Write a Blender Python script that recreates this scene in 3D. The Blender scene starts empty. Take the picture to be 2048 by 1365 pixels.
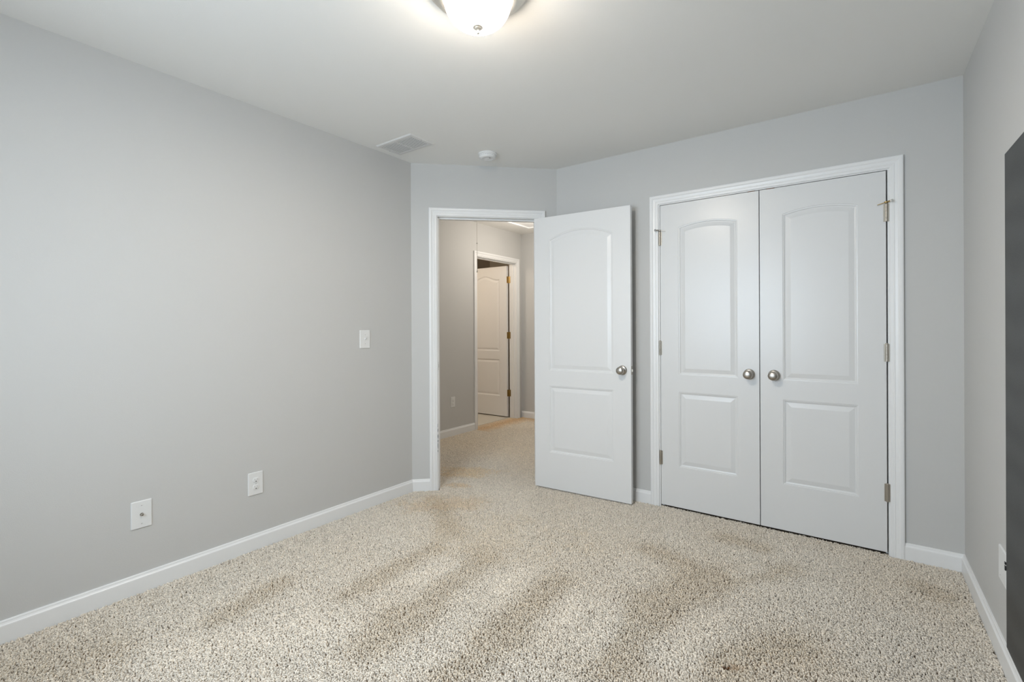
import bpy, math, random
import numpy as np
from mathutils import Vector, Matrix
from mathutils.geometry import tessellate_polygon

random.seed(4)
S = bpy.context.scene
COL = S.collection
PI = math.pi

# ------------------------------------------------------------------ camera
YAW, PITCH, ROLL = 0.6290, -0.0008, -0.0048
CAM = Vector((-0.4195, -3.1995, 1.2088))
F_PX = 952.53
fw = Vector((-math.sin(YAW) * math.cos(PITCH), math.cos(YAW) * math.cos(PITCH), math.sin(PITCH)))
rt = Vector((math.cos(YAW), math.sin(YAW), 0))
up = rt.cross(fw)
r2 = rt * math.cos(ROLL) + up * math.sin(ROLL)
u2 = -rt * math.sin(ROLL) + up * math.cos(ROLL)
cam_data = bpy.data.cameras.new('camera')
cam = bpy.data.objects.new('camera', cam_data)
COL.objects.link(cam)
m = Matrix.Identity(4)
for i in range(3):
    m[i][0], m[i][1], m[i][2], m[i][3] = r2[i], u2[i], -fw[i], CAM[i]
cam.matrix_world = m
cam_data.sensor_width = 36
cam_data.lens = F_PX / 2048 * 36
cam_data.shift_y = (656.97 - 682.5) / 2048
cam_data.clip_start = 0.02
S.camera = cam

# ------------------------------------------------------------------ world, lights, exposure
w = bpy.data.worlds.new('world'); S.world = w; w.use_nodes = True
bg = w.node_tree.nodes['Background']
bg.inputs[0].default_value = (0.75, 0.86, 1.0, 1)
bg.inputs[1].default_value = 1.0


def area(name, loc, target, sx, sy, energy, color, spread=180):
    d = bpy.data.lights.new(name, 'AREA'); d.shape = 'RECTANGLE'
    d.size = sx; d.size_y = sy; d.energy = energy; d.color = color
    d.spread = math.radians(spread)
    o = bpy.data.objects.new(name, d); COL.objects.link(o)
    o.location = loc
    o.rotation_euler = (Vector(target) - Vector(loc)).to_track_quat('-Z', 'Y').to_euler()
    return o


def point(name, loc, energy, color, r=0.1):
    d = bpy.data.lights.new(name, 'POINT'); d.energy = energy; d.color = color
    d.shadow_soft_size = r
    o = bpy.data.objects.new(name, d); COL.objects.link(o); o.location = loc
    return o


WIN = (-2.36, -1.00, 0.80, 2.10)      # rear window opening: x0, x1, z0, z1
REAR = -3.77
area('window_daylight', (-2.05, REAR - 0.50, 1.50), (-1.05, 0, 0.70), 2.7, 2.2, 152, (0.74, 0.875, 1.0))
point('ceiling_light_bulb', (-1.520, -1.886, 2.44 - 0.105), 9.5, (1.0, 0.90, 0.77), 0.05)
bulb_down = area('ceiling_light_downlight', (-1.520, -1.886, 2.44 - 0.118), (-1.520, -1.886, 0), 0.12, 0.12, 23, (1.0, 0.91, 0.79))
bulb_down.data.shape = 'DISK'
point('hall_lamp_light', (-3.22, 1.30, 2.20), 16, (1.0, 0.92, 0.82), 0.12)
point('bathroom_lamp_light', (-4.85, 0.75, 2.28), 13, (1.0, 0.88, 0.74), 0.12)
LAMP_STRENGTH = 4.5

S.view_settings.view_transform = 'Standard'
S.view_settings.look = 'None'
S.view_settings.exposure = 0.27
S.view_settings.gamma = 1.0
S.view_settings.use_curve_mapping = False


# ------------------------------------------------------------------ materials
def mat(name, color, rough=0.5, metallic=0.0, spec=0.5, bump=None, emit=None, mottle=None):
    mt = bpy.data.materials.new(name); mt.use_nodes = True
    nt = mt.node_tree; b = nt.nodes['Principled BSDF']
    b.inputs['Base Color'].default_value = (*color, 1)
    b.inputs['Roughness'].default_value = rough
    b.inputs['Metallic'].default_value = metallic
    b.inputs['Specular IOR Level'].default_value = spec
    if emit:
        b.inputs['Emission Color'].default_value = (*emit[0], 1)
        b.inputs['Emission Strength'].default_value = emit[1]
    tc = None
    if bump or mottle:
        tc = nt.nodes.new('ShaderNodeTexCoord')
    if bump:
        n = nt.nodes.new('ShaderNodeTexNoise'); n.inputs['Scale'].default_value = bump[0]
        n.inputs['Detail'].default_value = 3
        nt.links.new(tc.outputs['Object'], n.inputs['Vector'])
        bp = nt.nodes.new('ShaderNodeBump'); bp.inputs['Strength'].default_value = bump[1]
        bp.inputs['Distance'].default_value = bump[2]
        nt.links.new(n.outputs['Fac'], bp.inputs['Height'])
        nt.links.new(bp.outputs['Normal'], b.inputs['Normal'])
    if mottle:
        n = nt.nodes.new('ShaderNodeTexNoise'); n.inputs['Scale'].default_value = mottle[0]
        n.inputs['Detail'].default_value = 4
        nt.links.new(tc.outputs['Object'], n.inputs['Vector'])
        mr = nt.nodes.new('ShaderNodeMapRange')
        mr.inputs['To Min'].default_value = 1 - mottle[1]; mr.inputs['To Max'].default_value = 1 + mottle[1]
        nt.links.new(n.outputs['Fac'], mr.inputs['Value'])
        mx = nt.nodes.new('ShaderNodeVectorMath'); mx.operation = 'SCALE'
        mx.inputs[0].default_value = color
        nt.links.new(mr.outputs['Result'], mx.inputs['Scale'])
        nt.links.new(mx.outputs['Vector'], b.inputs['Base Color'])
    return mt


WALLC = (0.60, 0.595, 0.58)
M = dict(
    wall=mat('grey_wall_paint', WALLC, 0.62, spec=0.35, bump=(260, 0.12, 0.002), mottle=(1.3, 0.012)),
    ceil=mat('white_ceiling_paint', (0.86, 0.85, 0.82), 0.85, spec=0.2, bump=(220, 0.15, 0.002)),
    trim=mat('white_gloss_trim_paint', (0.86, 0.86, 0.855), 0.33, spec=0.5),
    door=mat('white_door_paint', (0.80, 0.80, 0.795), 0.30, spec=0.5, bump=(60, 0.05, 0.002)),
    closet=mat('white_closet_door_paint', (0.76, 0.76, 0.755), 0.30, spec=0.5, bump=(60, 0.05, 0.002)),
    bathdoor=mat('white_bathroom_door_paint', (0.84, 0.83, 0.82), 0.40, spec=0.5),
    plastic=mat('white_plastic', (0.80, 0.80, 0.79), 0.35),
    hole=mat('dark_slot', (0.02, 0.02, 0.02), 0.6),
    nickel=mat('brushed_nickel', (0.46, 0.43, 0.39), 0.30, metallic=1.0),
    hinge=mat('satin_nickel_hinge', (0.50, 0.46, 0.40), 0.38, metallic=1.0),
    brass=mat('aged_brass', (0.46, 0.33, 0.14), 0.40, metallic=1.0),
    lampmetal=mat('satin_nickel_lamp_ring', (0.80, 0.77, 0.71), 0.45, metallic=1.0),
    glass=mat('frosted_lit_glass', (0.9, 0.88, 0.85), 0.4, emit=((1.0, 0.95, 0.88), LAMP_STRENGTH)),
    ventw=mat('white_enamelled_steel', (0.72, 0.71, 0.69), 0.45),
    backing=mat('carpet_backing', (0.20, 0.155, 0.11), 0.95, spec=0.1, mottle=(90, 0.3)),
    vinyl=mat('pale_vinyl_floor', (0.62, 0.58, 0.50), 0.4, mottle=(3, 0.05)),
    rubber=mat('white_rubber', (0.75, 0.74, 0.70), 0.7),
    cord=mat('white_cord', (0.62, 0.60, 0.56), 0.8),
    chip=mat('bare_wood_chip', (0.16, 0.08, 0.035), 0.8),
    greyscuff=mat('chipped_paint_grey', (0.42, 0.42, 0.42), 0.8),
)

# frosted glass: glows itself and lets the bulb's light through
nt = M['glass'].node_tree
outn = [n for n in nt.nodes if n.type == 'OUTPUT_MATERIAL'][0]
trn = nt.nodes.new('ShaderNodeBsdfTransparent'); mixn = nt.nodes.new('ShaderNodeMixShader')
mixn.inputs[0].default_value = 0.40
nt.links.new(trn.outputs[0], mixn.inputs[1]); nt.links.new(nt.nodes['Principled BSDF'].outputs[0], mixn.inputs[2])
nt.links.new(mixn.outputs[0], outn.inputs['Surface'])

# dark chalkboard paint with wiped chalk swirls
cb = bpy.data.materials.new('dark_chalkboard_paint'); cb.use_nodes = True
nt = cb.node_tree; b = nt.nodes['Principled BSDF']
b.inputs['Roughness'].default_value = 0.55
tc = nt.nodes.new('ShaderNodeTexCoord')
wv = nt.nodes.new('ShaderNodeTexWave'); wv.wave_type = 'RINGS'; wv.inputs['Scale'].default_value = 2.2
wv.inputs['Distortion'].default_value = 5.0; wv.inputs['Detail'].default_value = 3
nz = nt.nodes.new('ShaderNodeTexNoise'); nz.inputs['Scale'].default_value = 260
nt.links.new(tc.outputs['Object'], wv.inputs['Vector']); nt.links.new(tc.outputs['Object'], nz.inputs['Vector'])
mx = nt.nodes.new('ShaderNodeMath'); mx.operation = 'MULTIPLY_ADD'
nt.links.new(wv.outputs['Fac'], mx.inputs[0]); mx.inputs[1].default_value = 0.35
nt.links.new(nz.outputs['Fac'], mx.inputs[2])
cr = nt.nodes.new('ShaderNodeValToRGB')
cr.color_ramp.elements[0].position = 0.3; cr.color_ramp.elements[0].color = (0.026, 0.028, 0.027, 1)
cr.color_ramp.elements[1].position = 1.0; cr.color_ramp.elements[1].color = (0.060, 0.064, 0.063, 1)
nt.links.new(mx.outputs[0], cr.inputs['Fac']); nt.links.new(cr.outputs['Color'], b.inputs['Base Color'])
M['chalk'] = cb


# ------------------------------------------------------------------ mesh helpers
class MB:
    def __init__(s):
        s.v = []; s.f = []; s.m = []; s.sm = []

    def add(s, vs, fs, mi=0, smooth=False):
        o = len(s.v); s.v += [tuple(v) for v in vs]
        for f in fs:
            s.f.append(tuple(i + o for i in f)); s.m.append(mi); s.sm.append(smooth)
        return s

    def box(s, x0, x1, y0, y1, z0, z1, mi=0):
        vs = [(x, y, z) for x in (x0, x1) for y in (y0, y1) for z in (z0, z1)]
        return s.add(vs, [(0, 1, 3, 2), (4, 6, 7, 5), (0, 4, 5, 1), (2, 3, 7, 6), (0, 2, 6, 4), (1, 5, 7, 3)], mi)

    def prism(s, poly, z0, z1, mi=0):
        n = len(poly)
        vs = [(p[0], p[1], z0) for p in poly] + [(p[0], p[1], z1) for p in poly]
        fs = [tuple(range(n))[::-1], tuple(range(n, 2 * n))]
        fs += [(i, (i + 1) % n, (i + 1) % n + n, i + n) for i in range(n)]
        return s.add(vs, fs, mi)

    def lathe(s, prof, mtx=None, n=32, mi=0, smooth=True):
        """prof: (radius, height) turned about local z, then mtx"""
        vs = []; fs = []
        for r, h in prof:
            for k in range(n):
                a = 2 * PI * k / n
                v = Vector((r * math.cos(a), r * math.sin(a), h))
                vs.append(mtx @ v if mtx else v)
        for i in range(len(prof) - 1):
            for k in range(n):
                k2 = (k + 1) % n
                fs.append((i * n + k, i * n + k2, (i + 1) * n + k2, (i + 1) * n + k))
        fs.append(tuple(range(n))[::-1]); fs.append(tuple((len(prof) - 1) * n + k for k in range(n)))
        return s.add(vs, fs, mi, smooth)

    def tube(s, pts, r, n=10, mi=0):
        pts = [Vector(p) for p in pts]
        rings = []
        for i, p in enumerate(pts):
            d = (pts[min(i + 1, len(pts) - 1)] - pts[max(i - 1, 0)]).normalized()
            a = d.orthogonal().normalized(); c = d.cross(a)
            rr = r[i] if isinstance(r, (list, tuple)) else r
            rings += [p + (a * math.cos(2 * PI * k / n) + c * math.sin(2 * PI * k / n)) * rr for k in range(n)]
        fs = []
        for i in range(len(pts) - 1):
            for k in range(n):
                fs.append((i * n + k, i * n + (k + 1) % n, (i + 1) * n + (k + 1) % n, (i + 1) * n + k))
        fs.append(tuple(range(n))[::-1]); fs.append(tuple((len(pts) - 1) * n + k for k in range(n)))
        return s.add(rings, fs, mi, True)

    def plate(s, x0, x1, z0, z1, th, bev=0.003, rad=0.004, mi=0, y=0.0):
        """a wall plate in the x-z plane standing th proud of y (towards -y), rounded corners, bevelled rim"""
        def outline(ins, yy):
            pts = []
            r = max(rad - ins, 0.0008)
            for cx, cz, a0 in ((x1 - ins - r, z1 - ins - r, 0), (x0 + ins + r, z1 - ins - r, 90),
                               (x0 + ins + r, z0 + ins + r, 180), (x1 - ins - r, z0 + ins + r, 270)):
                for k in range(5):
                    a = math.radians(a0 + 22.5 * k)
                    pts.append((cx + r * math.cos(a), yy, cz + r * math.sin(a)))
            return pts
        L = [outline(0, y), outline(0, y - th * 0.45), outline(bev * 0.35, y - th * 0.8), outline(bev, y - th)]
        n = 20; vs = sum(L, []); fs = []
        for i in range(3):
            for k in range(n):
                fs.append((i * n + k, (i + 1) * n + k, (i + 1) * n + (k + 1) % n, i * n + (k + 1) % n))
        fs.append(tuple(3 * n + k for k in range(n))[::-1]); fs.append(tuple(range(n)))
        return s.add(vs, fs, mi)

    def build(s, name, mats, parent=None, mtx=None):
        me = bpy.data.meshes.new(name)
        me.from_pydata(s.v, [], s.f)
        for mm in (mats if isinstance(mats, (list, tuple)) else [mats]):
            me.materials.append(mm)
        me.polygons.foreach_set('material_index', s.m)
        me.polygons.foreach_set('use_smooth', s.sm)
        me.update()
        import bmesh
        bm = bmesh.new(); bm.from_mesh(me)
        bmesh.ops.recalc_face_normals(bm, faces=bm.faces)
        bm.to_mesh(me); bm.free()
        if any(s.sm):
            me.set_sharp_from_angle(angle=math.radians(40))
        o = bpy.data.objects.new(name, me); COL.objects.link(o)
        if parent: o.parent = parent
        if mtx: o.matrix_world = mtx
        return o


def struct(o):
    o['kind'] = 'structure'; return o


def thing(name, label, cat, mtx=None, group=None):
    o = bpy.data.objects.new(name, None); COL.objects.link(o)
    o.empty_display_size = 0.05
    if mtx: o.matrix_world = mtx
    o['label'] = label; o['category'] = cat
    if group: o['group'] = group
    return o


def frame(origin, xdir):
    """wall frame: local x along the wall, local y INTO the wall, local z up"""
    x = Vector((xdir[0], xdir[1], 0)).normalized()
    y = Vector((-x.y, x.x, 0))
    mt = Matrix.Identity(4)
    for i in range(3):
        mt[i][0], mt[i][1], mt[i][2], mt[i][3] = x[i], y[i], (0, 0, 1)[i], origin[i]
    return mt


T = Matrix.Translation
OUT = Matrix.Rotation(math.radians(90), 4, 'X')    # local z -> -y : lathe axis pointing out of the wall

# ------------------------------------------------------------------ dimensions
H = 2.44
W = 3.1084
A = Vector((-W, -0.7747, 0)); B = Vector((-2.313, 0, 0))
FL = -0.010                                    # carpet backing level, pile tops at 0
fBack = frame((0, 0, 0), (1, 0))
fCorner = frame(A, (B - A))
LC = (B - A).length
fLeft = frame((-W, 0, 0), (0, 1))
fRight = frame((0, 0, 0), (0, -1))
HX = -4.12
fHall = frame((HX, 0, 0), (0, 1))
HY = 2.10
fHallEnd = frame((0, HY, 0), (1, 0))
HH = 2.475
tdir = (B - A).normalized(); ndir = Vector((tdir.y, -tdir.x, 0))
Ab = A - ndir * 0.11; Bb = B - ndir * 0.11

# ------------------------------------------------------------------ room shell
struct(MB().prism([(-W - .1, REAR - .1), (.1, REAR - .1), (.1, .8), (-2.3, .8), (-2.3, HY + .1), (HX - .11, HY + .1),
                   (HX - .11, -1.0), (-W - .1, -1.0)], FL - 0.1, FL).build('floor', M['backing']))
struct(MB().box(-5.4, HX - 0.11, 0.2, 2.9, -0.1, 0.001).build('floor_bathroom', M['vinyl']))
struct(MB().prism([(-W - .1, REAR - .1), (.1, REAR - .1), (.1, .1), (B.x - .04, .1), (B.x, 0), (A.x, A.y), (A.x - .1, A.y)],
                  H, H + 0.1).build('ceiling', M['ceil']))
hc = MB().prism([(A.x - .1, A.y - .1), (B.x, B.y), (B.x, .1), (-2.2, .1), (-2.2, HY + .1), (HX - .1, HY + .1), (HX - .1, -1.0), (A.x - .1, -1.0)],
                HH, HH + .1)
struct(hc.build('ceiling_hall', M['ceil']))
struct(MB().box(-5.4, HX - .1, .2, 2.9, 2.44, 2.54).build('ceiling_bathroom', M['ceil']))
struct(MB().box(-W - .1, -W, REAR - .1, A.y, FL, H).build('wall_left', M['wall']))
struct(MB().box(0, .1, REAR - .1, .1, FL, H).build('wall_right', M['wall']))
# rear wall with the window opening
mb = MB()
mb.box(-W, WIN[0], REAR - .12, REAR, FL, H); mb.box(WIN[1], 0, REAR - .12, REAR, FL, H)
mb.box(WIN[0], WIN[1], REAR - .12, REAR, FL, WIN[2]); mb.box(WIN[0], WIN[1], REAR - .12, REAR, WIN[3], H)
struct(mb.build('wall_rear', M['wall']))
# window 1: frame and sashes seen only in reflections
mb = MB()
wx0, wx1, wz0, wz1 = WIN
for a0, a1, b0, b1 in ((wx0, wx0 + .035, wz0, wz1), (wx1 - .035, wx1, wz0, wz1), (wx0, wx1, wz0, wz0 + .035),
                       (wx0, wx1, wz1 - .035, wz1), (wx0, wx1, 1.34, 1.375)):
    mb.box(a0, a1, REAR - .05, REAR - .02, b0, b1)
struct(mb.build('window_1', M['trim']))
# back wall with closet opening
CX0, CX1, CZ = -1.524, -0.276, 2.052
mb = MB()
mb.box(B.x - .04, CX0, 0, .11, FL, H); mb.box(CX1, .1, 0, .11, FL, H); mb.box(CX0, CX1, 0, .11, CZ, H)
struct(mb.build('wall_back', M['wall']))
mb = MB()
mb.box(-1.9, -1.8, .11, .75, FL, 2.3); mb.box(0, .1, .11, .75, FL, 2.3)
mb.box(-1.9, .1, .7, .8, FL, 2.3); mb.box(-1.9, .1, .11, .8, 2.3, 2.4)
struct(mb.build('wall_closet', M['wall']))
# corner wall with the doorway
D0, D1, DZ = 0.177, 0.971, 2.066
mb = MB()
mb.box(0, D0, 0, .11, FL, HH); mb.box(D1, LC, 0, .11, FL, HH); mb.box(D0, D1, 0, .11, DZ, HH)
struct(mb.build('wall_corner', M['wall'], mtx=fCorner))
# hall walls
HD0, HD1, HDZ = 1.157, 1.998, 2.085
mb = MB()
mb.box(-1.0, HD0, 0, .11, FL, HH); mb.box(HD1, 2.9, 0, .11, FL, HH); mb.box(HD0, HD1, 0, .11, HDZ, HH)
struct(mb.build('wall_hall_left', M['wall'], mtx=fHall))
struct(MB().box(HX, -2.2, HY, HY + .1, FL, HH).build('wall_hall_back', M['wall']))
struct(MB().box(-2.3, -2.2, .11, HY, FL, HH).build('wall_hall_right', M['wall']))
struct(MB().box(HX, -W - .1, -1.0, -.9, FL, HH).build('wall_hall_front', M['wall']))
mb = MB()
mb.box(-5.4, -5.3, .2, 2.9, 0, 2.44); mb.box(-5.4, HX - .11, .1, .2, 0, 2.44); mb.box(-5.4, HX - .11, 2.9, 3.0, 0, 2.44)
struct(mb.build('wall_bathroom', mat('tan_bathroom_paint', (0.52, 0.45, 0.36), 0.6)))

# ------------------------------------------------------------------ baseboards
BB = [(0, 0.0833), (-.0055, .0833), (-.0075, .080), (-.0082, .0745), (-.0105, .070), (-.0135, .0665), (-.0140, .0625), (-.0140, FL), (0, FL)]


def baseboard(name, fr, x0, x1, m0=0.0, m1=0.0):
    """profile run along local x; m0 / m1: mitre slope (x shift per unit depth) at each end"""
    n = len(BB)
    vs = [(x0 + (-y) * m0, y, z) for y, z in BB] + [(x1 - (-y) * m1, y, z) for y, z in BB]
    fs = [tuple(range(n)), tuple(range(n, 2 * n))[::-1]] + [(i, i + n, (i + 1) % n + n, (i + 1) % n) for i in range(n)]
    return struct(MB().add(vs, fs).build(name, M['trim'], mtx=fr))


q = math.tan(math.radians(22.5))
baseboard('baseboard_left', fLeft, REAR, A.y, 0, q)
baseboard('baseboard_corner', fCorner, 0, 0.131, q, 0)
baseboard('baseboard_corner', fCorner, 1.017, LC, 0, q)
baseboard('baseboard_back', fBack, B.x, -1.571, q, 0)
baseboard('baseboard_back', fBack, -0.229, 0, 0, 1)
baseboard('baseboard_right', fRight, 0, -REAR, 1, 0)
baseboard('baseboard_hall', fHall, -.9, HD0 - .039, 0, 0)
baseboard('baseboard_hall', fHallEnd, HX, -2.3, 1, 0)

# ------------------------------------------------------------------ door casings and jambs
CAS = [(0, 0), (0, .0075), (.0025, .0095), (.014, .0105), (.0165, .0125), (.0195, .0128), (.022, .0115), (.034, .0135),
       (.0385, .0165), (.041, .0178), (.049, .0180), (.053, .0172), (.057, .0150), (.057, 0)]


def casing(name, fr, u0, u1, zt, y0=0.0, flip=False):
    """mitred casing round an opening u0..u1 (inner edges), head inner edge at zt"""
    s = 1 if flip else -1
    vs = []; n = len(CAS)
    for wd, d in CAS:
        y = y0 + s * d
        vs += [(u0 - wd, y, FL), (u0 - wd, y, zt + wd), (u1 + wd, y, zt + wd), (u1 + wd, y, FL)]
    fs = []
    for i in range(n):
        j = (i + 1) % n
        for k in range(3):
            fs.append((i * 4 + k, i * 4 + k + 1, j * 4 + k + 1, j * 4 + k))
    fs.append(tuple(i * 4 for i in range(n))); fs.append(tuple(i * 4 + 3 for i in range(n)))
    return struct(MB().add(vs, fs).build(name, M['trim'], mtx=fr))


def jamb(name, fr, u0, u1, zt, depth, th=0.018, stop=None):
    """u0,u1,zt inner faces; stop=(y0,y1) door stop strip"""
    mb = MB()
    mb.box(u0 - th, u0, 0, depth, FL, zt + th); mb.box(u1, u1 + th, 0, depth, FL, zt + th)
    mb.box(u0, u1, 0, depth, zt, zt + th)
    if stop:
        e = 0.011
        mb.box(u0, u0 + e, stop[0], stop[1], FL, zt); mb.box(u1 - e, u1, stop[0], stop[1], FL, zt)
        mb.box(u0 + e, u1 - e, stop[0], stop[1], zt - e, zt)
    return struct(mb.build(name, M['trim'], mtx=fr))


cs1 = casing('trim_1', fCorner, 0.188, 0.960, 2.053)
jm1 = jamb('trim_2', fCorner, 0.195, 0.953, 2.048, .11, stop=(.040, .075))
cs2 = casing('trim_3', fBack, -1.514, -0.286, 2.040)
jm2 = jamb('trim_4', fBack, -1.506, -0.294, 2.034, .11, stop=(.042, .06))
cs3 = casing('trim_5', fHall, HD0 + .013, HD1 - .013, HDZ - .012)
jm3 = jamb('trim_6', fHall, HD0 + .018, HD1 - .018, HDZ - .018, .11, stop=(.035, .072))
# details on the first doorway: strike plate and chipped paint on the left jamb edge
mb = MB(); mb.box(.1945, .1965, .006, .030, .895, .955); mb.box(.1935, .1975, .012, .022, .912, .938, 1)
mb.build('strike_plate', [M['hinge'], M['hole']], jm1)
mb = MB()
for z, hh, ww in ((.33, .05, .004), (.40, .035, .006), (.445, .03, .0035), (.29, .02, .003), (.48, .03, .0025), (.365, .02, .007)):
    pts = []
    for k in range(9):
        a = 2 * PI * k / 9
        pts.append((.1885 + ww * (0.5 + .9 * math.cos(a)) * random.uniform(.7, 1.1), -.0098 - .0015 * (ww > .003), z + hh * .5 * math.sin(a) * random.uniform(.7, 1.1)))
    mb.add(pts + [(p[0], p[1] + .002, p[2]) for p in pts], [tuple(range(9)), tuple(range(9, 18))[::-1]] + [(k, (k + 1) % 9, (k + 1) % 9 + 9, k + 9) for k in range(9)])
mb.build('chipped_paint', M['greyscuff'], cs1)
# ball catches on the closet head
for x0, x1 in ((-.965, -.925), (-.862, -.82)):
    MB().box(x0, x1, -.0012, .02, 2.0295, 2.0338).build('ball_catch', M['chip'], jm2)


# ------------------------------------------------------------------ moulded two-panel doors
def arch_outline(x0, x1, z0, z1, rise, ins, kind):
    """closed outline (x, z), same point count whatever the inset"""
    a, b_, c = x0 + ins, x1 - ins, z0 + ins
    top = z1 - ins
    pts = [(a, c), (b_, c)]
    N = 24
    if rise <= 0:
        pts += [(b_, top), (a, top)]
        return pts
    half = (b_ - a) / 2; cx = (a + b_) / 2
    w0 = (x1 - x0) / 2
    Rr = (w0 * w0 + rise * rise) / (2 * rise)
    for k in range(N + 1):
        tt = 1 - 2 * k / N
        x = cx + half * tt
        if kind == 'arc':
            cz = z1 + rise - Rr
            z = cz + math.sqrt(max((Rr - ins) ** 2 - (x - cx) ** 2, 0))
        else:
            z = top + rise * 0.5 * (1 + math.cos(PI * min(abs(tt) * 1.12, 1.0)))
        pts.append((x, z))
    return pts


# (inset, depth) of the moulded panel border
PANEL = [(0.000, 0.000), (.0015, .0022), (.0075, .0030), (.0095, .0065), (.0150, .0082), (.0170, .0082), (.0400, .0030), (.0425, .0026)]


def door(name, w_, h_, th, mt, kind='arc', rise=0.025, margin=0.12, both=True):
    mb = MB()
    pans = [(margin, w_ - margin, .269, .767, 0), (margin, w_ - margin, .881, 1.858, rise)]
    for side in ((0, 1) if both else (0,)):
        y0 = 0.0 if side == 0 else th
        sg = 1 if side == 0 else -1
        outer = [(0, 0), (w_, 0), (w_, h_), (0, h_)]
        loops = [outer] + [arch_outline(*p, 0.0, kind) for p in pans]
        flat = [pt for lp in loops for pt in lp]
        tris = tessellate_polygon([[Vector((x, z, 0)) for x, z in lp] for lp in loops])
        mb.add([(x, y0, z) for x, z in flat], [tuple(t) for t in tris])
        for p in pans:
            rings = [arch_outline(*p, ins, kind) for ins, dp in PANEL]
            n = len(rings[0]); vs = []
            for (ins, dp), r in zip(PANEL, rings):
                vs += [(x, y0 + sg * dp, z) for x, z in r]
            fs = []
            for i in range(len(PANEL) - 1):
                for k in range(n):
                    fs.append((i * n + k, i * n + (k + 1) % n, (i + 1) * n + (k + 1) % n, (i + 1) * n + k))
            fs.append(tuple((len(PANEL) - 1) * n + k for k in range(n)))
            mb.add(vs, fs)
    # edges
    vs = [(0, 0, 0), (w_, 0, 0), (w_, 0, h_), (0, 0, h_), (0, th, 0), (w_, th, 0), (w_, th, h_), (0, th, h_)]
    fs = [(0, 1, 5, 4), (1, 2, 6, 5), (2, 3, 7, 6), (3, 0, 4, 7)]
    if not both: fs.append((4, 5, 6, 7))
    mb.add(vs, fs)
    me_o = mb.build(name, mt)
    # weld the shells into one surface
    import bmesh
    bm = bmesh.new(); bm.from_mesh(me_o.data)
    bmesh.ops.remove_doubles(bm, verts=bm.verts, dist=1e-5)
    bmesh.ops.recalc_face_normals(bm, faces=bm.faces)
    bm.to_mesh(me_o.data); bm.free()
    return struct(me_o)


def knob(parent, x, z, y=0.0, flip=False, keyed=False):
    rot = OUT if not flip else Matrix.Rotation(math.radians(-90), 4, 'X')
    mt = T((x, y, z)) @ rot
    mb = MB()
    mb.lathe([(.0325, 0), (.0325, .003), (.031, .006), (.026, .0085), (.020, .0095), (.0125, .011), (.0115, .024), (.0125, .030),
              (.0195, .034), (.0255, .040), (.0275, .047), (.0265, .054), (.0225, .0595), (.014, .0625), (.005, .0632)], mt, 40)
    k = mb.build('door_knob', M['nickel'], parent)
    if keyed:
        mb = MB()
        mb.lathe([(.0062, .0625), (.0062, .0645), (.0050, .0648)], mt, 20)
        mb.build('push_button', M['hinge'], k)
    return k


def hinge_barrel(parent, x, z0, z1, y=-.0065, r=.0062, mt=None, stop=None):
    mb = MB()
    n = 5; L = (z1 - z0)
    for i in range(n):
        a = z0 + L * i / n; b2 = z0 + L * (i + 1) / n
        mb.lathe([(r * .86, a), (r, a + .0006), (r, b2 - .0008), (r * .86, b2)], T((x, y, 0)), 16)
    mb.lathe([(r * .7, z1), (r * 1.05, z1 + .001), (r * .9, z1 + .004), (r * .3, z1 + .005)], T((x, y, 0)), 16)
    mb.box(x - .0125, x + .0125, -.0010, .0006, z0, z1)
    h = mb.build('hinge', mt or M['hinge'], parent)
    if stop is not None:
        s = stop
        mb = MB()
        zt = z1 + .008
        mb.lathe([(.0085, zt - .003), (.0090, zt), (.0085, zt + .004), (.004, zt + .005)], T((x, y, 0)), 16)
        # flat wedge arm resting on the door face and the adjusting screw over the casing
        mb.add([(x, y - .004, zt - .001), (x, y + .004, zt - .001), (x + s * .038, y + .002, zt - .011), (x + s * .038, y - .003, zt - .011),
                (x, y - .004, zt + .003), (x, y + .004, zt + .003), (x + s * .038, y + .002, zt - .008), (x + s * .038, y - .003, zt - .008)],
               [(0, 1, 2, 3), (4, 5, 6, 7), (0, 1, 5, 4), (1, 2, 6, 5), (2, 3, 7, 6), (3, 0, 4, 7)])
        mb.tube([(x, y - .004, zt + .001), (x - s * .012, y - .022, zt), (x - s * .018, y - .028, zt)], .0038)
        p = mb.build('hinge_pin_stop', M['brass'] if s < 0 else M['nickel'], h)
        MB().tube([(x - s * .018, y - .028, zt), (x - s * .024, y - .033, zt)], .0068).build('rubber_tip', M['rubber'] if s < 0 else M['greyscuff'], p)
    return h


# closet pair
d1 = door('door_1', 0.599, 2.018, .035, M['closet'], rise=.026)
d1.matrix_world = T((-1.503, 0.0, 0.012))
knob(d1, .543, .907)
for i, z in enumerate((.285, 1.025, 1.765)):
    hinge_barrel(d1, -.0015, z - .012 - .004, z + .089 - .012, stop=1 if i == 2 else None)
d2 = door('door_2', 0.599, 2.018, .035, M['closet'], rise=.026)
d2.matrix_world = T((-0.8995, 0.0, 0.012))
knob(d2, .074, .907)
for i, z in enumerate((.285, 1.025, 1.765)):
    hinge_barrel(d2, .6005, z - .012 - .004, z + .089 - .012, stop=-1 if i == 2 else None)

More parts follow.
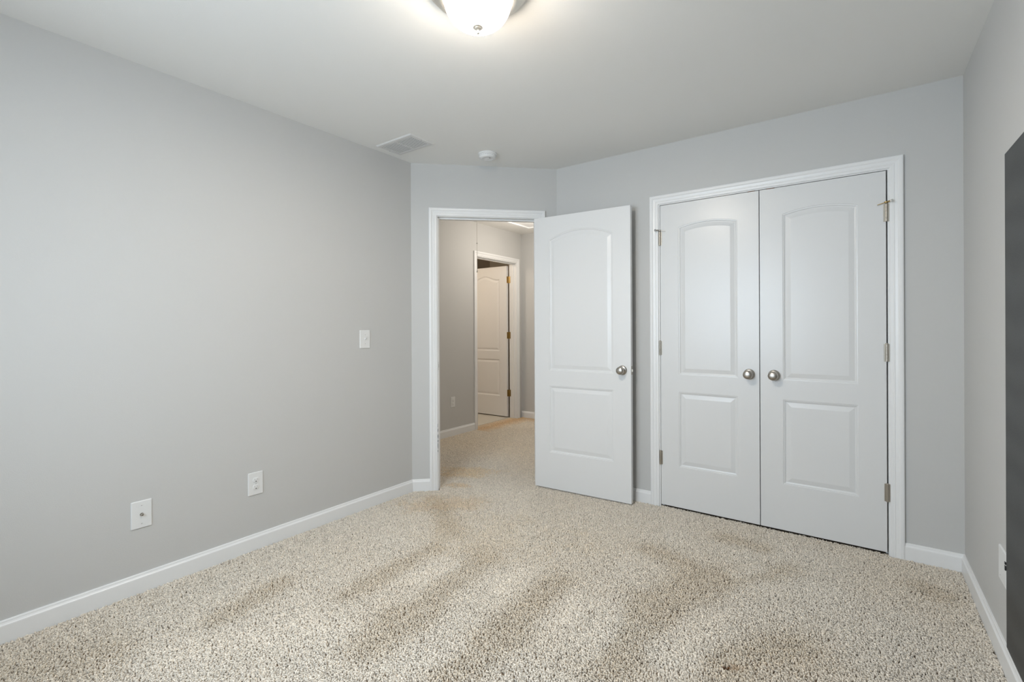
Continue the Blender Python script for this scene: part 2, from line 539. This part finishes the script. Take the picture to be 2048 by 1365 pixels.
# bedroom door standing open
TH = math.radians(3.5)
dd = Vector((math.cos(TH), math.sin(TH), 0)); mm_ = Vector((dd.y, -dd.x, 0))
pin = A + tdir * .947 + ndir * .012
hc0 = pin + dd * .003 + mm_ * .040
d3 = door('door_3', 0.750, 2.030, .035, M['door'], rise=.058, margin=.125)
fr = frame((hc0.x, hc0.y, .008), (dd.x, dd.y)); d3.matrix_world = fr
knob(d3, .690, .907, keyed=True)
knob(d3, .690, .907, y=.035, flip=True)
mb = MB(); mb.box(.7498, .7512, .006, .029, .878, .936)
lp = mb.build('latch_plate', M['hinge'], d3)
mb = MB(); mb.add([(.751, .009, .897), (.751, .026, .897), (.751, .026, .917), (.751, .009, .917), (.761, .009, .899), (.753, .026, .899), (.753, .026, .915), (.761, .009, .915)],
                  [(0, 1, 2, 3), (4, 5, 6, 7), (0, 1, 5, 4), (1, 2, 6, 5), (2, 3, 7, 6), (3, 0, 4, 7)])
mb.build('latch_bolt', M['hinge'], lp)
for z in (.28, 1.02, 1.76):
    MB().lathe([(.0055, z), (.0062, z + .001), (.0062, z + .087), (.0055, z + .088)], T((-.003, .040, 0)), 14).build('hinge', M['hinge'], d3)

# bathroom door down the hall, swung into the bathroom
BDY = HD1 - .018 - .036
BDX = HX - .11 - .020
d4 = door('door_4', 0.762, 2.030, .035, M['bathdoor'], kind='ogee', rise=.055, margin=.12)
d4.matrix_world = T((BDX - .762, BDY, .014))
for z in (.27, 1.05, 1.80):
    mb = MB()
    mb.box(.7622, .7640, .004, .034, z, z + .089)
    mb.lathe([(.0058, z), (.0058, z + .089)], T((.768, .036, 0)), 12)
    mb.box(.770, .800, .0345, .0362, z, z + .089)
    mb.build('hinge', M['brass'], d4)


# ------------------------------------------------------------------ wall plates
def screw(parent, x, z, y, r=.0030):
    mb = MB(); mb.lathe([(r, 0), (r, .0008), (r * .7, .0014)], T((x, y, z)) @ OUT, 14)
    mb.box(x - r * .8, x + r * .8, y - .0016, y - .0013, z - .0004, z + .0004, 1)
    return mb.build('screw', [M['ventw'], M['hole']], parent)


def duplex(name, label, fr, x, z, wd=.080, ht=.124):
    t = thing(name, label, 'outlet', fr @ T((x, 0, z)))
    MB().plate(-wd / 2, wd / 2, -ht / 2, ht / 2, .0055).build('cover_plate', M['plastic'], t)
    for s in (1, -1):
        cz = s * .0195
        mb = MB(); n = 28; o = []
        for k in range(n):
            a = 2 * PI * k / n
            o.append((.0172 * math.cos(a), max(-.0138, min(.0138, .0172 * math.sin(a))) + cz))
        vs = [(p[0], -.0050, p[1]) for p in o] + [(p[0], -.0072, p[1]) for p in o] + [(p[0] * .93, -.0078, (p[1] - cz) * .93 + cz) for p in o]
        fs = []
        for i in range(2):
            fs += [(i * n + k, i * n + (k + 1) % n, (i + 1) * n + (k + 1) % n, (i + 1) * n + k) for k in range(n)]
        fs.append(tuple(2 * n + k for k in range(n)))
        mb.add(vs, fs)
        mb.box(-.0075, -.0055, -.0080, -.0070, cz + .0005, cz + .0085, 2)
        mb.box(.0055, .0073, -.0080, -.0070, cz + .0015, cz + .0080, 2)
        mb.lathe([(.0027, .0070), (.0027, .0081)], T((0, 0, cz - .0068)) @ OUT, 14, 1)
        mb.build('receptacle', [M['plastic'], M['hole'], M['greyscuff']], t)
    screw(t, 0, 0, -.0052)
    return t


duplex('power_outlet', 'white duplex power outlet low on the left wall, nearest the doorway corner', fLeft, -1.913, .359)
t = thing('cable_outlet', 'white wall plate with a single threaded coax connector low on the left wall', 'outlet', fLeft @ T((-2.429, 0, .354)))
MB().plate(-.040, .040, -.063, .063, .0055).build('cover_plate', M['plastic'], t)
mb = MB()
mb.lathe([(.0078, .005), (.0078, .0075), (.0050, .0078), (.0050, .0100)], T((0, 0, 0)) @ OUT, 6, smooth=False)
mb.lathe([(.0046, .0085), (.0046, .0185), (.0040, .0190)], T((0, 0, 0)) @ OUT, 20)
mb.lathe([(.0022, .0188), (.0022, .0192)], T((0, 0, 0)) @ OUT, 10, 1)
mb.build('coax_connector', [M['nickel'], M['hole']], t)
screw(t, 0, .042, -.0052); screw(t, 0, -.042, -.0052)

t = thing('light_switch', 'white toggle light switch at shoulder height on the left wall', 'switch', fLeft @ T((-1.190, 0, 1.137)))
MB().plate(-.040, .040, -.061, .061, .0055).build('cover_plate', M['plastic'], t)
mb = MB(); mb.box(-.0055, .0055, -.0062, -.004, -.013, .013)
mb.build('toggle_surround', M['plastic'], t)
mb = MB(); mb.add([(-.0042, -.005, -.004), (.0042, -.005, -.004), (.0042, -.005, .008), (-.0042, -.005, .008),
                   (-.0034, -.019, .008), (.0034, -.019, .008), (.0034, -.017, .015), (-.0034, -.017, .015)],
                  [(0, 1, 2, 3), (4, 5, 6, 7), (0, 1, 5, 4), (1, 2, 6, 5), (2, 3, 7, 6), (3, 0, 4, 7)])
mb.build('toggle', M['plastic'], t)
screw(t, 0, .030, -.0052); screw(t, 0, -.030, -.0052)

duplex('power_outlet', 'ivory duplex power outlet on the hall wall, seen through the open doorway', fHall, .745, .375, .070, .118)

# outlet plate on the right wall, cut off by the dark panel
t = thing('power_outlet', 'white outlet plate on the right wall against the edge of the dark panel', 'outlet', fRight @ T((.783, 0, .344)))
MB().plate(-.055, .0545, -.062, .062, .0055).build('cover_plate', M['plastic'], t)
mb = MB(); mb.box(.046, .0548, -.0075, -.004, .006, .022); mb.box(.046, .0548, -.0075, -.004, .026, .035)
mb.build('socket_slot', M['hole'], t)
screw(t, -.022, -.040, -.0052)

# dark panel on the right wall
mb = MB(); mb.box(.8385, 2.06, -.0045, -.0010, .0840, 1.8075)
o = mb.build('chalkboard', M['chalk'], mtx=fRight)
o['label'] = 'dark grey chalkboard panel with wiped smears covering the right wall above its baseboard'
o['category'] = 'chalkboard'

# ------------------------------------------------------------------ ceiling things
LX, LY = -1.520, -1.886
t = thing('ceiling_light', 'round flush-mount ceiling light with a glowing frosted glass bowl and nickel ring', 'ceiling light', T((LX, LY, H)))
mb = MB()
mb.lathe([(.186, 0), (.188, -.004), (.187, -.010), (.178, -.014), (.174, -.017), (.175, -.021), (.168, -.026), (.165, -.029),
          (.166, -.033), (.156, -.039), (.146, -.043), (.142, -.046), (.141, -.051), (.133, -.055), (.126, -.054), (.124, -.050), (.124, -.004)], None, 72)
mb.build('mounting_ring', M['lampmetal'], t)
prof = [(.1225, -.048)]
for k in range(1, 15):
    a = k / 14 * PI / 2
    prof.append((.1225 * math.cos(a) ** .80 if k < 14 else .004, -.048 - .106 * math.sin(a)))
mb = MB(); mb.lathe(prof, None, 72)
mb.build('glass_bowl', M['glass'], t)
mb = MB()
mb.lathe([(.0005, -.148), (.0175, -.1495), (.0195, -.152), (.0165, -.1545), (.0120, -.1555), (.0125, -.158), (.0085, -.161), (.0045, -.1625),
          (.0040, -.166), (.0058, -.169), (.0060, -.172), (.0040, -.1755), (.0010, -.177)], None, 28)
mb.build('finial', M['lampmetal'], t)

# smoke detector
t = thing('smoke_detector', 'round white smoke detector on the ceiling near the open doorway', 'smoke detector', T((-2.535, -.575, H)))
MB().lathe([(.066, 0), (.067, -.003), (.066, -.009), (.063, -.011), (.060, -.011)], None, 48).build('mounting_base', M['plastic'], t)
mb = MB().lathe([(.0590, -.009), (.0595, -.014), (.0585, -.026), (.0565, -.031), (.050, -.0345), (.040, -.0360), (.038, -.0345), (.018, -.0345), (.016, -.0365), (.001, -.0368)], None, 48)
for k in range(22):
    a = 2 * PI * k / 22
    c, s = math.cos(a), math.sin(a)
    p = [(.0585, -.0275), (.0585, -.0300), (.0610, -.0300)]
mt0 = mb.build('cover', M['plastic'], t)
mb = MB()
for a0 in (200, 215, 230, 245, 260, 275, 290, 305):
    a = math.radians(a0 + 36)
    x, y = .0592 * math.cos(a), .0592 * math.sin(a)
    tx, ty = -math.sin(a), math.cos(a)
    mb.add([(x - tx * .005, y - ty * .005, -.0185), (x + tx * .005, y + ty * .005, -.0185), (x + tx * .005, y + ty * .005, -.0205), (x - tx * .005, y - ty * .005, -.0205),
            (x * .96 - tx * .005, y * .96 - ty * .005, -.0185), (x * .96 + tx * .005, y * .96 + ty * .005, -.0185), (x * .96 + tx * .005, y * .96 + ty * .005, -.0205), (x * .96 - tx * .005, y * .96 - ty * .005, -.0205)],
           [(0, 1, 2, 3), (4, 5, 6, 7), (0, 1, 5, 4), (1, 2, 6, 5), (2, 3, 7, 6), (3, 0, 4, 7)])
mb.build('sensor_slots', M['greyscuff'], t)
MB().lathe([(.006, -.0355), (.006, -.0385), (.005, -.039)], T((.028, -.012, 0)), 16).build('test_button', M['greyscuff'], t)

# ceiling vent register
t = thing('ceiling_vent', 'white rectangular louvred air vent on the ceiling beside the left wall', 'vent', T((-2.868, -1.040, H)))
vw, vd = .340, .208
mb = MB()
fo = [(vw / 2, vd / 2, 0), (vw / 2, vd / 2, -.003), (vw / 2 - .006, vd / 2 - .006, -.0085), (vw / 2 - .026, vd / 2 - .026, -.0095), (vw / 2 - .028, vd / 2 - .028, -.004)]
vs = []
for x, y, z in fo:
    vs += [(-x, -y, z), (x, -y, z), (x, y, z), (-x, y, z)]
fs = []
for i in range(len(fo) - 1):
    fs += [(i * 4 + k, i * 4 + (k + 1) % 4, (i + 1) * 4 + (k + 1) % 4, (i + 1) * 4 + k) for k in range(4)]
mb.add(vs, fs)
mb.build('frame', M['ventw'], t)
ix, iy = vw / 2 - .028, vd / 2 - .028
MB().box(-ix - .001, ix + .001, -iy - .001, iy + .001, -.0025, -.0004).build('duct_shade', mat('vent_shadow_grey', (0.16, 0.155, 0.15), 0.8), t)  # dark sheet stands in for the shade between the louvers
MB().box(-.0045, .0045, -iy, iy, -.0100, -.003).build('centre_bar', M['ventw'], t)
N = 11
for side in (-1, 1):
    for k in range(N):
        y = -iy + (k + .5) * 2 * iy / N
        xa, xb = (-ix, -.0045) if side < 0 else (.0045, ix)
        dy = .0058
        mb = MB(); mb.add([(xa, y + dy * .45, -.0098), (xb, y + dy * .45, -.0098), (xb, y - dy * .45, -.0076), (xa, y - dy * .45, -.0076),
                           (xa, y + dy * .45, -.0092), (xb, y + dy * .45, -.0092), (xb, y - dy * .45, -.0070), (xa, y - dy * .45, -.0070)],
                          [(0, 1, 2, 3), (4, 5, 6, 7), (0, 1, 5, 4), (1, 2, 6, 5), (2, 3, 7, 6), (3, 0, 4, 7)])
        mb.build('louver', M['ventw'], t)
for s in (-1, 1):
    MB().lathe([(.0036, -.0090), (.0036, -.0104), (.002, -.0112)], T((s * (vw / 2 - .014), 0, 0)), 12).build('screw', M['greyscuff'], t)

# attic hatch in the hall ceiling with its pull cord
t = thing('attic_hatch', 'white trimmed attic hatch in the hall ceiling with a thin pull cord hanging down', 'hatch', T((-3.46, 1.13, HH)))
mb = MB()
hx0, hx1, hy0, hy1 = -.35, .35, -.60, .68
mb.box(hx0, hx1, hy0, hy0 + .05, -.018, 0); mb.box(hx0, hx1, hy1 - .05, hy1, -.018, 0)
mb.box(hx0, hx0 + .05, hy0 + .05, hy1 - .05, -.018, 0); mb.box(hx1 - .05, hx1, hy0 + .05, hy1 - .05, -.018, 0)
mb.build('hatch_trim', M['trim'], t)
MB().box(hx0 + .05, hx1 - .05, hy0 + .05, hy1 - .05, -.006, -.001).build('hatch_panel', M['trim'], t)
cx_, cy_ = -3.66 + 3.46, .637 - 1.13
mb = MB(); mb.tube([(cx_, cy_, -.005), (cx_, cy_, -.3), (cx_ + .001, cy_, 1.81 - HH)], .0016, 8)
cordo = mb.build('pull_cord', M['cord'], t)
MB().lathe([(.001, 2.108 - HH), (.005, 2.104 - HH), (.0055, 2.100 - HH), (.004, 2.095 - HH), (.001, 2.092 - HH)], T((cx_, cy_, 0)), 14).build('cord_knot', M['greyscuff'], cordo)
MB().lathe([(.0020, 1.825 - HH), (.0045, 1.812 - HH), (.0065, 1.797 - HH), (.005, 1.795 - HH)], T((cx_, cy_, 0)), 14).build('cord_pull', M['cord'], cordo)

# ------------------------------------------------------------------ carpet pile (uncountable: one object)
rng = np.random.default_rng(7)
SP = 0.0059


def inside(x, y):
    room = (x > -W + .016) & (x < -.016) & (y > REAR + .01) & (y < -.016)
    # cut off behind the corner wall
    s = (x - A.x) * ndir.x + (y - A.y) * ndir.y
    tt = (x - A.x) * tdir.x + (y - A.y) * tdir.y
    front = s > .016
    door_ = (s <= .016) & (s > -.13) & (tt > .20) & (tt < .948)
    hall = (s <= -.13) & (x > HX + .016) & (x < -2.32) & (y > -.88) & (y < HY - .016)
    sill = (x <= HX + .016) & (x > HX - .10) & (y > HD0 + .022) & (y < HD1 - .022)
    closet = (x > CX0 + .02) & (x < CX1 - .02) & (y >= -.016) & (y < .012)
    return (room & front) | door_ | (hall & (y > -.9)) | sill | closet


gx, gy = np.meshgrid(np.arange(-4.26, 0, SP), np.arange(REAR, HY, SP))
gx = gx.ravel() + rng.uniform(-.48, .48, gx.size) * SP
gy = gy.ravel() + rng.uniform(-.48, .48, gy.size) * SP
k = inside(gx, gy)
gx, gy = gx[k], gy[k]
NP = gx.size


def smooth_noise(x, y, scale, seed, octaves=3):
    r = np.random.default_rng(seed); out = np.zeros_like(x); amp = 1.0; tot = 0
    for o_ in range(octaves):
        n = 64; g = r.uniform(-1, 1, (n, n))
        u = x / scale + 100.3; v = y / scale + 100.7
        iu = np.floor(u).astype(int); iv = np.floor(v).astype(int)
        fu = u - iu; fv = v - iv; fu = fu * fu * (3 - 2 * fu); fv = fv * fv * (3 - 2 * fv)
        a = g[iu % n, iv % n]; b_ = g[(iu + 1) % n, iv % n]; c = g[iu % n, (iv + 1) % n]; d = g[(iu + 1) % n, (iv + 1) % n]
        out += amp * ((a * (1 - fu) + b_ * fu) * (1 - fv) + (c * (1 - fu) + d * fu) * fv)
        tot += amp; amp *= .55; scale *= .5
    return out / tot


# which way the pile lies: vacuum tracks along y plus trampled patches
track = np.sin((gx + .10 * gy + .10 * smooth_noise(gx, gy, .6, 3)) * 2 * PI / .52 + 1.2)
lay = .55 * track * (gy < -.6) * np.clip((-.5 - gy) / .6, 0, 1) + 1.5 * smooth_noise(gx, gy, .55, 11)
lay = np.clip(lay, -1, 1)
# lean direction: positive lay leans towards +y, negative leans back towards -y
tilt = .20 + .50 * np.abs(lay)
base_dir = np.where(lay > 0, math.radians(95), math.radians(-85)) + .5 * smooth_noise(gx, gy, .4, 21)
dx = np.cos(base_dir) * tilt * .8 + rng.normal(0, .30, NP)
dy = np.sin(base_dir) * tilt * .8 + rng.normal(0, .30, NP)
# euler from a lean vector
rx = -np.arctan(dy); ry = np.arctan(dx); rz = rng.uniform(0, 2 * PI, NP)
# colour: beige with per-tuft variation, tan strips at the hall edges, soiled tan patches and a brown spill
v = 1 + rng.normal(0, .10, NP)
colr = np.stack([.79 * v, .725 * v, .635 * v], 1)


def stain(px, py, sx, sy, rot, tint, amt, rough=1.0):
    global colr
    c, s_ = math.cos(rot), math.sin(rot)
    u = ((gx - px) * c + (gy - py) * s_) / sx; vv = (-(gx - px) * s_ + (gy - py) * c) / sy
    nn = rough * (smooth_noise(gx, gy, .09, 31) + .5 * rng.normal(0, 1, NP))
    k_ = np.clip(1.1 - (u * u + vv * vv) + 1.1 * nn, 0, 1)[:, None] * amt * (.85 if rough > .5 else 1)
    colr = colr * (1 - k_) + colr * np.array(tint)[None] * k_


tan = (.90, .73, .53)
kb = np.clip(1 - np.abs(gx - (HX + .04)) / .21 + .3 * smooth_noise(gx, gy, .15, 5), 0, 1) * (gy > 1.12)
ke = np.clip(1 - np.abs(gy - (HY - .05)) / .18 + .3 * smooth_noise(gx, gy, .15, 6), 0, 1) * (gx < -2.4)
kk = (np.maximum(kb, ke) * .95)[:, None]
colr = colr * (1 - kk) + colr * np.array(tan)[None] * kk
stain(-3.10, -.22, .30, .14, .6, (.98, .84, .62), .75)
stain(-2.93, -.50, .10, .06, .5, (.92, .76, .55), .8)
stain(-2.75, -.85, .32, .16, .7, (.93, .82, .68), .7)
stain(-2.1, -1.0, .5, .3, .4, (.96, .90, .80), .5)
stain(-.802, -1.388, .020, .012, .8, (.22, .12, .06), 1.0, .2)
stain(-.78, -1.37, .035, .02, .8, (.75, .62, .5), .7, .4)
hallk = np.clip((gy - .0) / .5, 0, 1)[:, None] * (gx < -2.4)[:, None] * .35  # hall tufts lightened in colour to make up for weak light there
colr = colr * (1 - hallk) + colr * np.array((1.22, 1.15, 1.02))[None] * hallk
# pile-lay light and shade tinted into trampled and vacuumed marks: (x0, y0, x1, y1, half width, dark + / light -)
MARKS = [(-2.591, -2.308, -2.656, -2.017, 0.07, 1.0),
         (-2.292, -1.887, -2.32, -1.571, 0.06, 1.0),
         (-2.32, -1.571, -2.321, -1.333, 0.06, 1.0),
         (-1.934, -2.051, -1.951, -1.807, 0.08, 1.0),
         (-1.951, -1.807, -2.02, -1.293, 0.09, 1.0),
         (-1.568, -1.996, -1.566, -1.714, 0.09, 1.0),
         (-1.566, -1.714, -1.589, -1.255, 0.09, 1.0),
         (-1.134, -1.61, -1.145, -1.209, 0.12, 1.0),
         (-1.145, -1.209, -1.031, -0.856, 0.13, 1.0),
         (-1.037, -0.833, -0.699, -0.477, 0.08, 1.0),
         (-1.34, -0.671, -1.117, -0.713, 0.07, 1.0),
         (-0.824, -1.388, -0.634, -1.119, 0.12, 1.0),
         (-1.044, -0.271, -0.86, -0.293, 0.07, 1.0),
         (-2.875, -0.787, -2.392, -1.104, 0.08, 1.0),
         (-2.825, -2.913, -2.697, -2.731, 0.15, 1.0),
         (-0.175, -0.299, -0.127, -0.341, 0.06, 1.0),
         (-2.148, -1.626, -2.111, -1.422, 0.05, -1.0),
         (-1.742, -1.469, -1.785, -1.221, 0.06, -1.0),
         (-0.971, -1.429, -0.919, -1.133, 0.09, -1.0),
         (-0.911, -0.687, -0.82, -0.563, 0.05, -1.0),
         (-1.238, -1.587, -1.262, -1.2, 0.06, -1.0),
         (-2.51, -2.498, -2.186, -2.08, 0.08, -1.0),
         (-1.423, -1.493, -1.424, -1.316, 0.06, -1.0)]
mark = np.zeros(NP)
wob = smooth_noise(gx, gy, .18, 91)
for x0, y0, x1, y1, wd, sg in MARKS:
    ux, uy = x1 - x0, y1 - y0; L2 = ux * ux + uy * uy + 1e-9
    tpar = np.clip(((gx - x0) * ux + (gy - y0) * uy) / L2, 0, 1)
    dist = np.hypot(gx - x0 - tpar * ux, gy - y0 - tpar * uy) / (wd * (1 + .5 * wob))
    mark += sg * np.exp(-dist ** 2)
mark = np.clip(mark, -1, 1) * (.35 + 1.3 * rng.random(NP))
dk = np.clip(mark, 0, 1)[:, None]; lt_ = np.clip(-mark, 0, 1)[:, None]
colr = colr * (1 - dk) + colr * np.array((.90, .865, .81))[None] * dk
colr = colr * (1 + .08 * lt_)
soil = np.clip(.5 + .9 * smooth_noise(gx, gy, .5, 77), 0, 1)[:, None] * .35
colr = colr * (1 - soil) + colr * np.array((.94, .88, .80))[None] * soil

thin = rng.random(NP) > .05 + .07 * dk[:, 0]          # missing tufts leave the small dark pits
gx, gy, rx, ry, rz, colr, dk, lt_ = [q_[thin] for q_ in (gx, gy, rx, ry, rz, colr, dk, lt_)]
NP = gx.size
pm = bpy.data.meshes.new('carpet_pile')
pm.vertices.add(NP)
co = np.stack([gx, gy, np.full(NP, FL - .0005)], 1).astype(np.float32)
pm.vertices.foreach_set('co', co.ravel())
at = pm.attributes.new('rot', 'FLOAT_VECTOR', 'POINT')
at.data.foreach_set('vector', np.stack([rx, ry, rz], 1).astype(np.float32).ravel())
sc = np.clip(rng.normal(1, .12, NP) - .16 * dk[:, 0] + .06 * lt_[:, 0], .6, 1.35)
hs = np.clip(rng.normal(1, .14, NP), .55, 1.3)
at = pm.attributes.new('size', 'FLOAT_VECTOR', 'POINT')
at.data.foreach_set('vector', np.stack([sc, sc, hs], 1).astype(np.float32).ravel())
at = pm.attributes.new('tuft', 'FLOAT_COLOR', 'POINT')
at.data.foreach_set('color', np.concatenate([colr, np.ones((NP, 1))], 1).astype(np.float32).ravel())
pm.update()
po = bpy.data.objects.new('carpet_pile', pm); COL.objects.link(po)
po['kind'] = 'stuff'
po['label'] = 'beige cut-pile carpet covering the bedroom and hall floor'
po['category'] = 'carpet'

# one twisted yarn tuft, given to the node group as a mesh built from a curve-like ring set
pile_mat = bpy.data.materials.new('beige_yarn'); pile_mat.use_nodes = True
nt = pile_mat.node_tree; b = nt.nodes['Principled BSDF']
b.inputs['Roughness'].default_value = .95; b.inputs['Specular IOR Level'].default_value = .08
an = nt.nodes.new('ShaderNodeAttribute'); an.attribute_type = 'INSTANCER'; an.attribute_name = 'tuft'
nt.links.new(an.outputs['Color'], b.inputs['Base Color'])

ng = bpy.data.node_groups.new('pile', 'GeometryNodeTree')
ng.interface.new_socket('Geometry', in_out='INPUT', socket_type='NodeSocketGeometry')
ng.interface.new_socket('Geometry', in_out='OUTPUT', socket_type='NodeSocketGeometry')
gi = ng.nodes.new('NodeGroupInput'); go = ng.nodes.new('NodeGroupOutput')
cone = ng.nodes.new('GeometryNodeMeshCone')
cone.fill_type = 'TRIANGLE_FAN'
cone.inputs['Vertices'].default_value = 6
cone.inputs['Side Segments'].default_value = 1
cone.inputs['Fill Segments'].default_value = 1
cone.inputs['Radius Top'].default_value = .0037
cone.inputs['Radius Bottom'].default_value = .0024
cone.inputs['Depth'].default_value = .0085
cap = ng.nodes.new('GeometryNodeMeshCone')
cap.fill_type = 'NONE'
cap.inputs['Vertices'].default_value = 6
cap.inputs['Side Segments'].default_value = 1
cap.inputs['Radius Top'].default_value = .0014
cap.inputs['Radius Bottom'].default_value = .0037
cap.inputs['Depth'].default_value = .0024
tr = ng.nodes.new('GeometryNodeTransform'); tr.inputs['Translation'].default_value = (0, 0, .0085)
jn = ng.nodes.new('GeometryNodeJoinGeometry')
sm = ng.nodes.new('GeometryNodeSetMaterial'); sm.inputs['Material'].default_value = pile_mat
m2p = ng.nodes.new('GeometryNodeMeshToPoints')
iop = ng.nodes.new('GeometryNodeInstanceOnPoints')


def named(n, dt):
    a = ng.nodes.new('GeometryNodeInputNamedAttribute'); a.data_type = dt; a.inputs['Name'].default_value = n
    return a


na = named('rot', 'FLOAT_VECTOR'); nb = named('size', 'FLOAT_VECTOR')
e2r = ng.nodes.new('FunctionNodeEulerToRotation')
L = ng.links.new
L(gi.outputs[0], m2p.inputs['Mesh']); L(m2p.outputs[0], iop.inputs['Points'])
L(cap.outputs['Mesh'], tr.inputs['Geometry'])
L(tr.outputs[0], jn.inputs[0]); L(cone.outputs['Mesh'], jn.inputs[0])
L(jn.outputs[0], sm.inputs['Geometry']); L(sm.outputs[0], iop.inputs['Instance'])
L([o_ for o_ in na.outputs if o_.enabled][0], e2r.inputs[0]); L(e2r.outputs[0], iop.inputs['Rotation'])
L([o_ for o_ in nb.outputs if o_.enabled][0], iop.inputs['Scale'])
L(iop.outputs[0], go.inputs[0])
md = po.modifiers.new('pile', 'NODES'); md.node_group = ng
pm.materials.append(pile_mat)
print('tufts', NP)
